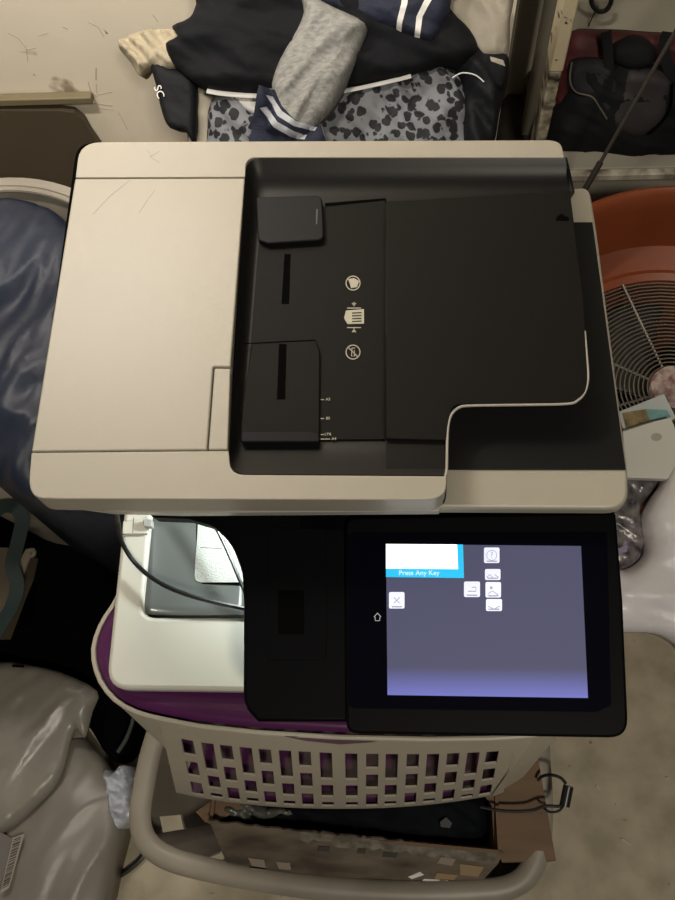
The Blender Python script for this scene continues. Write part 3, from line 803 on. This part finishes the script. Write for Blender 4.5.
# ================================================================== BACK: clothes pile
stool = root('wooden_chest', 'wooden chest hidden behind the printer under the clothes', 'chest', (-.06, .86, 0))
CP = slope(.80, .534, .93, .63)
chm = mat('chest_wood', (.12, .08, .05), .6, var=.3, vscale=6)
box('chest_body', (-.26, .74, 0.0), (.13, .97, .44), chm, stool, bevel=.004)
box('chest_lid', (-.27, .73, .44), (.14, .98, .46), chm, stool, bevel=.003)
kh = mat('khaki_cloth', (.42, .36, .255), .8, var=.15, vscale=30, bump=.3)
blk = mat('black_jersey', (.006, .0065, .009), .85, var=.3, vscale=12, bump=.3, spec=.25)
blk2 = mat('black_nylon', (.006, .007, .009), .7, bump=.2, spec=.25)
gry = mat('grey_heather', (.30, .295, .28), .85, var=.35, vscale=120, bump=.4, stretch=(1, 3, 1))
nvy = mat('navy_knit', (.008, .011, .030), .8, bump=.3)
lgt = mat('pale_stripe', (.42, .43, .47), .8)
wpip = mat('white_piping', (.72, .70, .68), .6)
shirt = mat('beige_shirt', (.34, .30, .24), .8, var=.12, vscale=10, bump=.2)
leo = mat('leopard', (.20, .205, .225), .75, bump=.2)
nt = leo.node_tree; b = nt.nodes['Principled BSDF']; mp = [n for n in nt.nodes if n.type == 'MAPPING'][0]
nz = nt.nodes.new('ShaderNodeTexNoise'); nz.inputs['Scale'].default_value = 60; nt.links.new(mp.outputs[0], nz.inputs['Vector'])
add = nt.nodes.new('ShaderNodeMix'); add.data_type = 'RGBA'; add.blend_type = 'ADD'; add.inputs[0].default_value = .012
nt.links.new(mp.outputs[0], add.inputs[6]); nt.links.new(nz.outputs['Color'], add.inputs[7])
vo = nt.nodes.new('ShaderNodeTexVoronoi'); vo.inputs['Scale'].default_value = 84; vo.inputs['Randomness'].default_value = .85; nt.links.new(add.outputs[2], vo.inputs['Vector'])
rp = nt.nodes.new('ShaderNodeValToRGB'); rp.color_ramp.elements[0].position = .47; rp.color_ramp.elements[1].position = .53
rp.color_ramp.elements[0].color = (.012, .013, .016, 1); rp.color_ramp.elements[1].color = (.20, .205, .225, 1)
nt.links.new(vo.outputs['Distance'], rp.inputs[0]); nt.links.new(rp.outputs[0], b.inputs['Base Color'])

def pile(name, px, m, lift, label, cat, **k):
    k.setdefault('drop', .03)
    o = cloth(name, px, up_by(CP, lift), m, **k); tag(o, label, cat, 'clothes heaped behind the printer'); return o


pile('beige_cloth', [(190, 88), (214, 92), (214, 170), (190, 170)], shirt, -.01, 'pale beige cloth strip between the black cap and leopard print', 'cloth', bulge=.008, width=8, folds=.003, seed=41)
pile('leopard_garment', [(212, 100), (245, 80), (330, 60), (420, 55), (452, 62), (466, 80), (468, 130), (465, 180), (330, 185), (206, 180), (207, 140)], leo, .0,
     'grey leopard print garment at the front of the clothes heap', 'clothing', bulge=.02, width=30, folds=.010, fscale=.05, fdir=60, seed=42, step=4)
pile('black_trousers', [(428, 62), (470, 40), (498, 52), (508, 76), (500, 110), (492, 150), (470, 180), (464, 140), (464, 92), (452, 66)], blk2, .012,
     'black trousers crumpled at the right end of the clothes heap', 'clothing', bulge=.02, width=15, folds=.014, fdir=70, seed=43, step=4)
pile('beige_shirt', [(440, -30), (512, -30), (510, 20), (508, 56), (496, 60), (480, 58), (470, 40), (452, 22), (440, 10)], shirt, .022,
     'beige shirt hanging at the right of the clothes heap', 'clothing', bulge=.012, width=15, folds=.008, fdir=70, seed=44, step=4)
pile('khaki_cap', [(118, 44), (134, 33), (158, 29), (180, 32), (190, 50), (184, 66), (170, 72), (150, 68), (140, 76), (130, 62)], kh, .006,
     'crumpled khaki hat sticking out left of the black sweatshirt', 'hat', bulge=.014, width=10, folds=.010, fscale=.09, fdir=50, seed=45, step=3)
capm = pile('baseball_cap', [(151, 60), (172, 68), (193, 76), (196, 100), (194, 142), (186, 132), (170, 128), (162, 112), (156, 85)], blk2, .012,
            'black cap with small white lettering under the khaki hat', 'cap', bulge=.008, width=8, folds=.002, seed=46, step=3)
tx = text('cap_lettering', 'SC', 159, 92, up_by(CP, .024), 8, wpip, capm, rot=-70)
tx.location = (0, 0, 0)
pipe1 = [(206, 88), (222, 91), (245, 92.5), (270, 94), (271, 99), (245, 98.5), (222, 96.5), (207, 94)]
pile('white_tag_cloth', [(228, 95), (270, 96), (268, 108), (260, 116), (246, 110)], wpip, .022, 'white cloth corner peeking below the black sweatshirt', 'cloth', bulge=.004, width=6, folds=.002, seed=47, step=3)
pile('black_sweatshirt', [(206, -30), (330, -30), (440, -30), (452, 10), (470, 30), (478, 50), (462, 66), (440, 66), (400, 78), (345, 88), (285, 96), (240, 94), (208, 90), (188, 78), (172, 62), (166, 44), (178, 36), (172, 26), (190, 18), (196, 4)],
     [blk, wpip], .030, 'black sweatshirt with white hem on top of the clothes heap', 'clothing', bulge=.028, width=30, folds=.010, fscale=.03, fdir=15, seed=48, step=4,
     drop=.05)
tube('white_hem', [U(x, y, up_by(CP, .036)) for x, y in ((207, 91), (222, 93.5), (245, 95.5), (272, 96.5))], .0035, wpip, bpy.data.objects['black_sweatshirt'], flat=.6).location = (0, 0, 0)
tube('white_hem', [U(x, y, up_by(CP, .036)) for x, y in ((340, 92), (365, 87), (400, 79), (411, 76))], .003, wpip, bpy.data.objects['black_sweatshirt'], flat=.6).location = (0, 0, 0)
pile('grey_sleeve', [(303, -6), (335, 8), (366, 24), (362, 45), (350, 75), (335, 105), (318, 124), (306, 134), (290, 140), (264, 132), (270, 112), (274, 98), (272, 84), (280, 60), (297, 30), (304, 12)],
     [gry, nvy, lgt], .060, 'grey heather sleeve with a navy striped cuff across the heap', 'clothing', bulge=.024, width=22, folds=.007, fscale=.04, fdir=-60, seed=49, step=3,
     bands=[([(262, 88), (276, 91), (284, 108), (296, 121), (310, 128), (322, 126), (330, 150), (250, 150)], 1), ([(268, 97), (273, 97), (284, 113), (298, 123), (318, 128), (316, 132), (296, 128), (280, 118)], 2),
            ([(262, 110), (268, 108), (280, 124), (296, 133), (308, 136), (306, 141), (292, 138), (276, 129)], 2)])
pile('navy_sleeve', [(304, -30), (455, -30), (452, -5), (448, 18), (440, 34), (428, 44), (405, 36), (370, 24), (340, 12), (312, 0)], [nvy, wpip], .050,
     'navy sleeve with two white stripes at the top of the heap', 'clothing', bulge=.018, width=16, folds=.006, fdir=20, seed=50, step=3,
     bands=[([(405, -35), (412, -35), (407, 8), (402, 26), (401, 36), (396, 34), (397, 24), (401, 8)], 1), ([(429, -35), (436, -35), (432, 2), (422, 20), (419, 42), (414, 40), (416, 20), (425, 2)], 1)])
sl = pile('black_cuff', [(488, 55), (506, 54), (509, 68), (503, 90), (490, 84), (484, 68)], [blk, shirt], .03, 'black cuff with one pale band below the beige shirt', 'clothing', bulge=.012, width=8, folds=.003, seed=51, step=3,
          bands=[([(489, 58), (502, 62), (504, 68), (490, 63)], 1)])
o = tube('white_thread', [U(x, y, up_by(CP, .045)) for x, y in ((452, 78), (462, 73), (475, 75), (484, 82))], .0008, wpip)
tag(o, 'thin white drawstring looping over the black trousers', 'string')

# ================================================================== BACK RIGHT
peel = mat('peeling_paint', (0.66, 0.57, 0.38), .6, var=.12, vscale=12, bump=.4, bscale=60)
speckle(peel, 45, .63, (0.035, 0.025, 0.018), .03)
peel2 = mat('peeled_timber', (0.50, 0.44, 0.32), .7, col2=(0.02, 0.014, 0.01), vscale=55, bump=.6, bscale=80)
greyb = mat('grey_board', (0.17, 0.15, 0.115), .7, var=.2, vscale=8)
paleb = mat('pale_board', (0.36, 0.33, 0.27), .65, var=.15, vscale=6)
def vat(px, py, y): v = U(px, py, PL((0, y, 0), (0, -1, 0))); return v
su = root('timber_shelf', 'old timber shelf with peeling cream paint carrying the black and red bag', 'shelf', (.35, 1.05, 0))
yp = .93
a = vat(564, 2, yp).x; b_ = vat(579, 2, yp).x
zmid = vat(553, 72, yp).z
box('post', (a, yp, zmid), (b_, yp + .04, 1.5), peel, su, bevel=.002)
box('post_foot', (a + .001, yp + .001, 0), (b_ - .001, yp + .039, zmid), peel2, su, bevel=.003)
ZS = .30
ys = U(620, 168, ZP(ZS)).y
box('shelf_board', (a + .02, ys, ZS - .018), (1.1, 1.275, ZS), paleb, su, bevel=.002)
box('shelf_edge', (a + .02, ys - .012, ZS - .014), (1.1, ys, ZS - .002), mat('peeled_edge', (0.62, 0.57, 0.47), .7, col2=(0.07, 0.035, 0.02), vscale=26, stretch=(1, 1, .2)), su, bevel=.001)
box('lower_board', (a + .03, ys + .02, .20), (1.1, 1.275, .215), paleb, su)
o = box('board', (vat(527, 0, 1.1).x, 1.14, 0), (vat(550, 0, 1.1).x, 1.16, 1.2), paleb); tag(o, 'tall pale board leaning behind the timber post', 'board')
o = box('grey_plank', (vat(550, 0, 1.03).x, 1.05, 0), (vat(563, 0, 1.03).x, 1.07, 1.2), greyb); tag(o, 'narrow grey plank between the pale board and timber post', 'plank')
o = cloth('brown_sack', [(498, 108), (520, 98), (540, 104), (545, 150), (540, 190), (490, 190), (492, 140)], ZP(.20), mat('brown_sack', (.035, .026, .021), .9, var=.3, vscale=8), bulge=.04, width=20, folds=.01, base=.002, seed=61)
tag(o, 'dull brown sack on the floor left of the timber post', 'sack')
o = cloth('small_bundle', [(527, 76), (540, 68), (548, 76), (546, 90), (534, 94), (526, 86)], ZP(.28), mat('dark_bundle', (.03, .026, .022), .5, col2=(.2, .17, .14), vscale=30), bulge=.02, width=8, folds=.006, base=.21, seed=62, step=3)
tag(o, 'small dark bundle wedged beside the timber post', 'bundle')
# tote
tb_ = root('tote_bag', 'black tote bag with dark red top lying on the timber shelf', 'bag', (.42, 1.03, ZS))
red = mat('dark_red_cloth', (0.075, 0.008, 0.010), .7, var=.25, vscale=12)
tbl = mat('tote_black', (0.006, 0.0065, 0.008), .8, spec=.2, var=.3, vscale=10, bump=.2)
tbr = mat('tote_brown', (0.019, 0.013, 0.013), .7, var=.2, vscale=9)
BT = slope(.985, .315, 1.07, .455)
cloth('red_lining', [(574, 34), (600, 32), (640, 34), (700, 45), (700, 110), (640, 110), (566, 112), (557, 90), (565, 60)], up_by(BT, -.016), red, tb_, bulge=.012, width=16, folds=.006, seed=71, step=4, drop=.02)
cloth('bag_front', [(573, 62), (600, 58), (640, 62), (680, 70), (710, 78), (710, 162), (672, 158), (620, 157), (575, 152), (547, 146), (552, 122), (566, 96), (572, 84)], BT, tbl, tb_,
      bulge=.020, width=16, folds=.007, seed=72, step=4, drop=.03)
cloth('side_pocket', [(572, 64), (600, 60), (618, 72), (616, 100), (608, 120), (600, 112), (592, 98), (572, 92)], up_by(BT, .014), mat('tote_grey', (.010, .0105, .012), .85), tb_, bulge=.010, width=8, folds=.002, seed=73, step=4)
cloth('brown_panel', [(630, 68), (670, 76), (672, 100), (664, 122), (648, 136), (630, 138), (614, 130), (606, 120), (616, 96)], up_by(BT, .014), tbr, tb_, bulge=.012, width=12, folds=.002, seed=74, step=4)
cloth('black_roll', [(612, 46), (630, 38), (648, 40), (656, 52), (650, 66), (630, 70), (612, 62)], up_by(BT, .004), tbl, tb_, bulge=.02, width=12, folds=.002, seed=75, step=4)
ST = up_by(BT, .024)
def strap(name, px, wd, m=tbl, par=tb_):
    C = catmull([U(x, y, ST) for x, y in px], 6); vs = []; fs = []
    for i, p in enumerate(C):
        t = (C[min(i + 1, len(C) - 1)] - C[max(i - 1, 0)]).normalized(); s = t.cross(BT[1]).normalized() * wd / 2; u = BT[1] * .002
        vs += [p - s, p + s, p + s - u, p - s - u]
    for i in range(len(C) - 1):
        a_, b2 = i * 4, i * 4 + 4
        for k in range(4): fs.append((a_ + k, a_ + (k + 1) % 4, b2 + (k + 1) % 4, b2 + k))
    return mesh(name, vs, fs, m, par, smooth=False)
strap('strap', [(606, 32), (608, 50), (609, 75), (606, 100), (604, 125)], .014)
strap('strap', [(668, 32), (664, 50), (670, 70), (680, 80)], .016)
zipm = mat('zip_edge', (.13, .11, .08), .5)
tube('pocket_edge', [U(x, y, up_by(BT, .026)) for x, y in ((572, 62), (570, 80), (576, 92), (592, 97), (600, 108), (607, 119))], .0012, zipm, tb_)
tube('panel_seam', [U(x, y, up_by(BT, .032)) for x, y in ((672, 84), (670, 108), (660, 124), (648, 134))], .002, black, tb_)
o = tube('hook_cable', [vat(x, y, 1.2) for x, y in ((591, -8), (592, 4), (598, 11), (606, 10), (611, 2), (611, -8))], .004, cable_m); tag(o, 'black cable loop hanging from above over the bag', 'cable')
o = tube('thin_string', [vat(x, y, 1.22) for x, y in ((598, 6), (592, 18), (586, 32))], .001, cable_m); tag(o, 'thin dark string below the cable loop', 'string')
# leaning stick
stick = root('walking_stick', 'thin dark metal pole leaning diagonally in front of the black and red bag', 'pole', (.3, .9, 0))
s0 = vat(588, 184, .82); s1 = vat(675, 32, .90)
d = (s1 - s0)
sl_ = s0 - d * (s0.z / d.z)
tube('shaft', [s0 - d * .2, s0, s1, s1 + d * .8], .0026, mat('pole_metal', (.07, .06, .05), .4, metal=.4), stick, smooth_n=2)
tube('sleeve', [s0 + d * -.1, s0 + d * .16], .0045, mat('pole_dark', (.03, .025, .02), .5), stick, smooth_n=2)
tube('lower_shaft', [s0 - d * .2, Vector((s0.x - .02, s0.y + .02, .002))], .0026, MC['pole_metal'], stick, smooth_n=2)

# ---- orange fan: drum, rings of the grille, braces, hub
orange = mat('orange_plastic', (0.25, 0.058, 0.018), .45, var=.15, vscale=10)
fan = root('floor_fan', 'round orange floor fan with a concentric wire grille at the right', 'fan', (.45, .45, 0))
ZG = .30
fc_ = U(672, 392, ZP(ZG)); R1 = (U(640, 283, ZP(ZG)) - fc_).length
ZO = .42
far = U(680, 187, ZP(ZO)); R2 = far.y - fc_.y
cxo = fc_.x + .01
prof = [(R2 * 1.02, ZO - .03), (R2 * 1.03, ZO - .006), (R2, ZO), (R2 * .972, ZO - .006), (R2 * .955, ZO - .03), (R2 * .90, ZG + .02), (R1 * 1.10, ZG + .004), (R1 * 1.05, ZG + .010), (R1 * 1.0, ZG + .004), (R1 * .99, ZG - .06),
        (R1 * 1.0, .003), (R2 * .90, .003), (R2 * .98, ZO - .06)]
def lathe(name, cx, cy, prof, m, parent, n=72, closed=True, **k):
    vs = [(cx + r * math.cos(2 * math.pi * i / n), cy + r * math.sin(2 * math.pi * i / n), z) for r, z in prof for i in range(n)]
    P_ = len(prof); fs = [(j * n + i, j * n + (i + 1) % n, ((j + 1) % P_) * n + (i + 1) % n, ((j + 1) % P_) * n + i) for j in range(P_ if closed else P_ - 1) for i in range(n)]
    return mesh(name, vs, fs, m, parent, **k)
lathe('drum', fc_.x, fc_.y, prof, orange, fan, smooth=True, angle=50)
wire = mat('grille_wire', (.17, .155, .125), .4, metal=.3)
NR = 24
for k in range(NR):
    r = R1 * (.20 + .79 * k / (NR - 1))
    z = ZG + .010 * (1 - (r / R1) ** 2)
    tube('grille_ring', [(fc_.x + r * math.cos(2 * math.pi * i / 40), fc_.y + r * math.sin(2 * math.pi * i / 40), z) for i in range(40)], .0011, wire, fan, seg=4, closed=True, smooth_n=1)
for k in range(8):
    an = math.radians(152 + k * 45)
    tube('grille_brace', [(fc_.x + r * math.cos(an), fc_.y + r * math.sin(an), ZG + .006) for r in (R1 * .15, R1 * .6, R1)], .0020, wire, fan, seg=5, smooth_n=2)
    an += .10
hubm = mat('hub_badge', (.40, .34, .30), .5, col2=(.15, .05, .04), vscale=90)
lathe('hub', fc_.x, fc_.y, [(.0005, ZG + .018), (R1 * .18, ZG + .016), (R1 * .19, ZG + .008), (.0005, ZG + .004)], hubm, fan, closed=False, n=32)
blade_m = mat('fan_blade', (.035, .034, .030), .4)
for k in range(3):
    a0 = math.radians(100 + 120 * k); vs = []; fs = []
    for j in range(7):
        for i in range(7):
            r = R1 * (.15 + .78 * i / 6); an = a0 + math.radians(75) * (j / 6) - .3 * (i / 6)
            vs.append((fc_.x + r * math.cos(an), fc_.y + r * math.sin(an), ZG - .045 + .028 * (j / 6)))
    for j in range(6):
        for i in range(6): q = j * 7 + i; fs.append((q, q + 1, q + 8, q + 7))
    mesh('blade', vs, fs, blade_m, fan, solid=.003, smooth='full')
lathe('motor', fc_.x, fc_.y, [(.0005, ZG - .005), (R1 * .16, ZG - .01), (R1 * .17, ZG - .08), (R1 * .3, .06), (R1 * .8, .003), (.0005, .003)], blade_m, fan, closed=False, n=32, smooth=True)

# ---- right-hand bits: card, box, patterned pouch, white plastic bag
pho1 = mat('cover_dark', (.11, .085, .045), .4, col2=(.32, .24, .12), vscale=60); pho2 = mat('cover_teal', (.09, .20, .21), .4, col2=(.16, .32, .32), vscale=60)
whp = mat('white_sheet', (.60, .59, .55), .45, var=.04, vscale=10)
RP = slope(.20, .45, .40, .475)
cv = root('picture_case', 'slim case with a brown and teal picture cover above the white sleeve', 'case', tuple(U(645, 420, RP)))
rim_ = slab('case_shell', [(618, 412), (664, 394), (676, 418), (668, 422), (624, 432)], RP, .010, mat('case_clear', (.42, .45, .45), .25, coat=.5), cv, smooth=False)
slab('cover_picture', [(622, 413), (646, 409), (650, 421), (626, 428)], up_by(RP, .0008), .0006, pho1, cv, smooth=False)
slab('cover_picture', [(646, 409), (667, 410), (671, 416.5), (650, 421)], up_by(RP, .0008), .0006, pho2, cv, smooth=False)
wb = root('white_sleeve', 'flat white cardboard sleeve beside the printer right edge', 'box', tuple(U(645, 450, RP)))
W_ = up_by(RP, .014)
slab('sleeve_panel', [(622.5, 431.5), (655, 421), (671, 417.5), (676, 430), (690, 440), (668, 479), (627, 477.5)], W_, .012, whp, wb, bevel=.001)
slab('thumb_notch', circ(656.5, 437, 5.5, 20, ry=4), up_by(W_, .0004), .0006, mat('notch_grey', (.36, .35, .32), .5), wb)
foil = mat('foil_print', (.22, .20, .20), .3, col2=(.035, .030, .04), vscale=70, coat=.1); speckle(foil, 45, .60, (.32, .27, .42), .05)
o = cloth('patterned_pouch', [(590, 476), (630, 478), (657, 479), (654, 492), (640, 508), (643, 530), (644, 548), (637, 562), (622, 572), (590, 575)], slope(.10, .435, .36, .452), foil, bulge=.016, width=12, folds=.005, fscale=.08, seed=81, step=3, drop=.04)
tag(o, 'shiny dark patterned pouch tucked between the printer and white bag', 'pouch')
wbag = mat('white_plastic', (.78, .75, .79), .42, var=.10, vscale=8, coat=.1)
o = cloth('white_bag', [(600, 566), (622, 570), (640, 560), (645, 545), (641, 520), (650, 500), (664, 478), (672, 446), (680, 424), (730, 410), (740, 540), (720, 680), (676, 644), (655, 633), (626, 632), (600, 628)], slope(.08, .43, .40, .475), wbag,
          bulge=.022, width=24, step=4, folds=.006, fscale=.028, fdir=8, stretch=3.5, drop=.02, seed=82)
tag(o, 'large white plastic bag bulging at the right edge beside the printer', 'bag')
# bits on the floor
bitm = mat('litter_pale', (.6, .56, .48), .6)
for k, (x, y, dx, dy) in enumerate(((626, 842, 5, 3), (668, 778, 2, .6), (598, 788, 2, 2), (617, 805, 1.2, 1.2))):
    o = slab('litter', [(x - dx, y - dy), (x - dx + 1, y - dy - .8), (x + dx, y + dy - .6), (x + dx - .6, y + dy + .4)], ZP(.003), .003, bitm, None)
    tag(o, ['short pale splinter on the floor below the cable bead', 'tiny pale crumb near the right edge of the floor', 'tiny crumb on the floor just right of the cable bead', 'small speck on the bare floor right of the cable'][k], 'litter', 'litter on the floor')
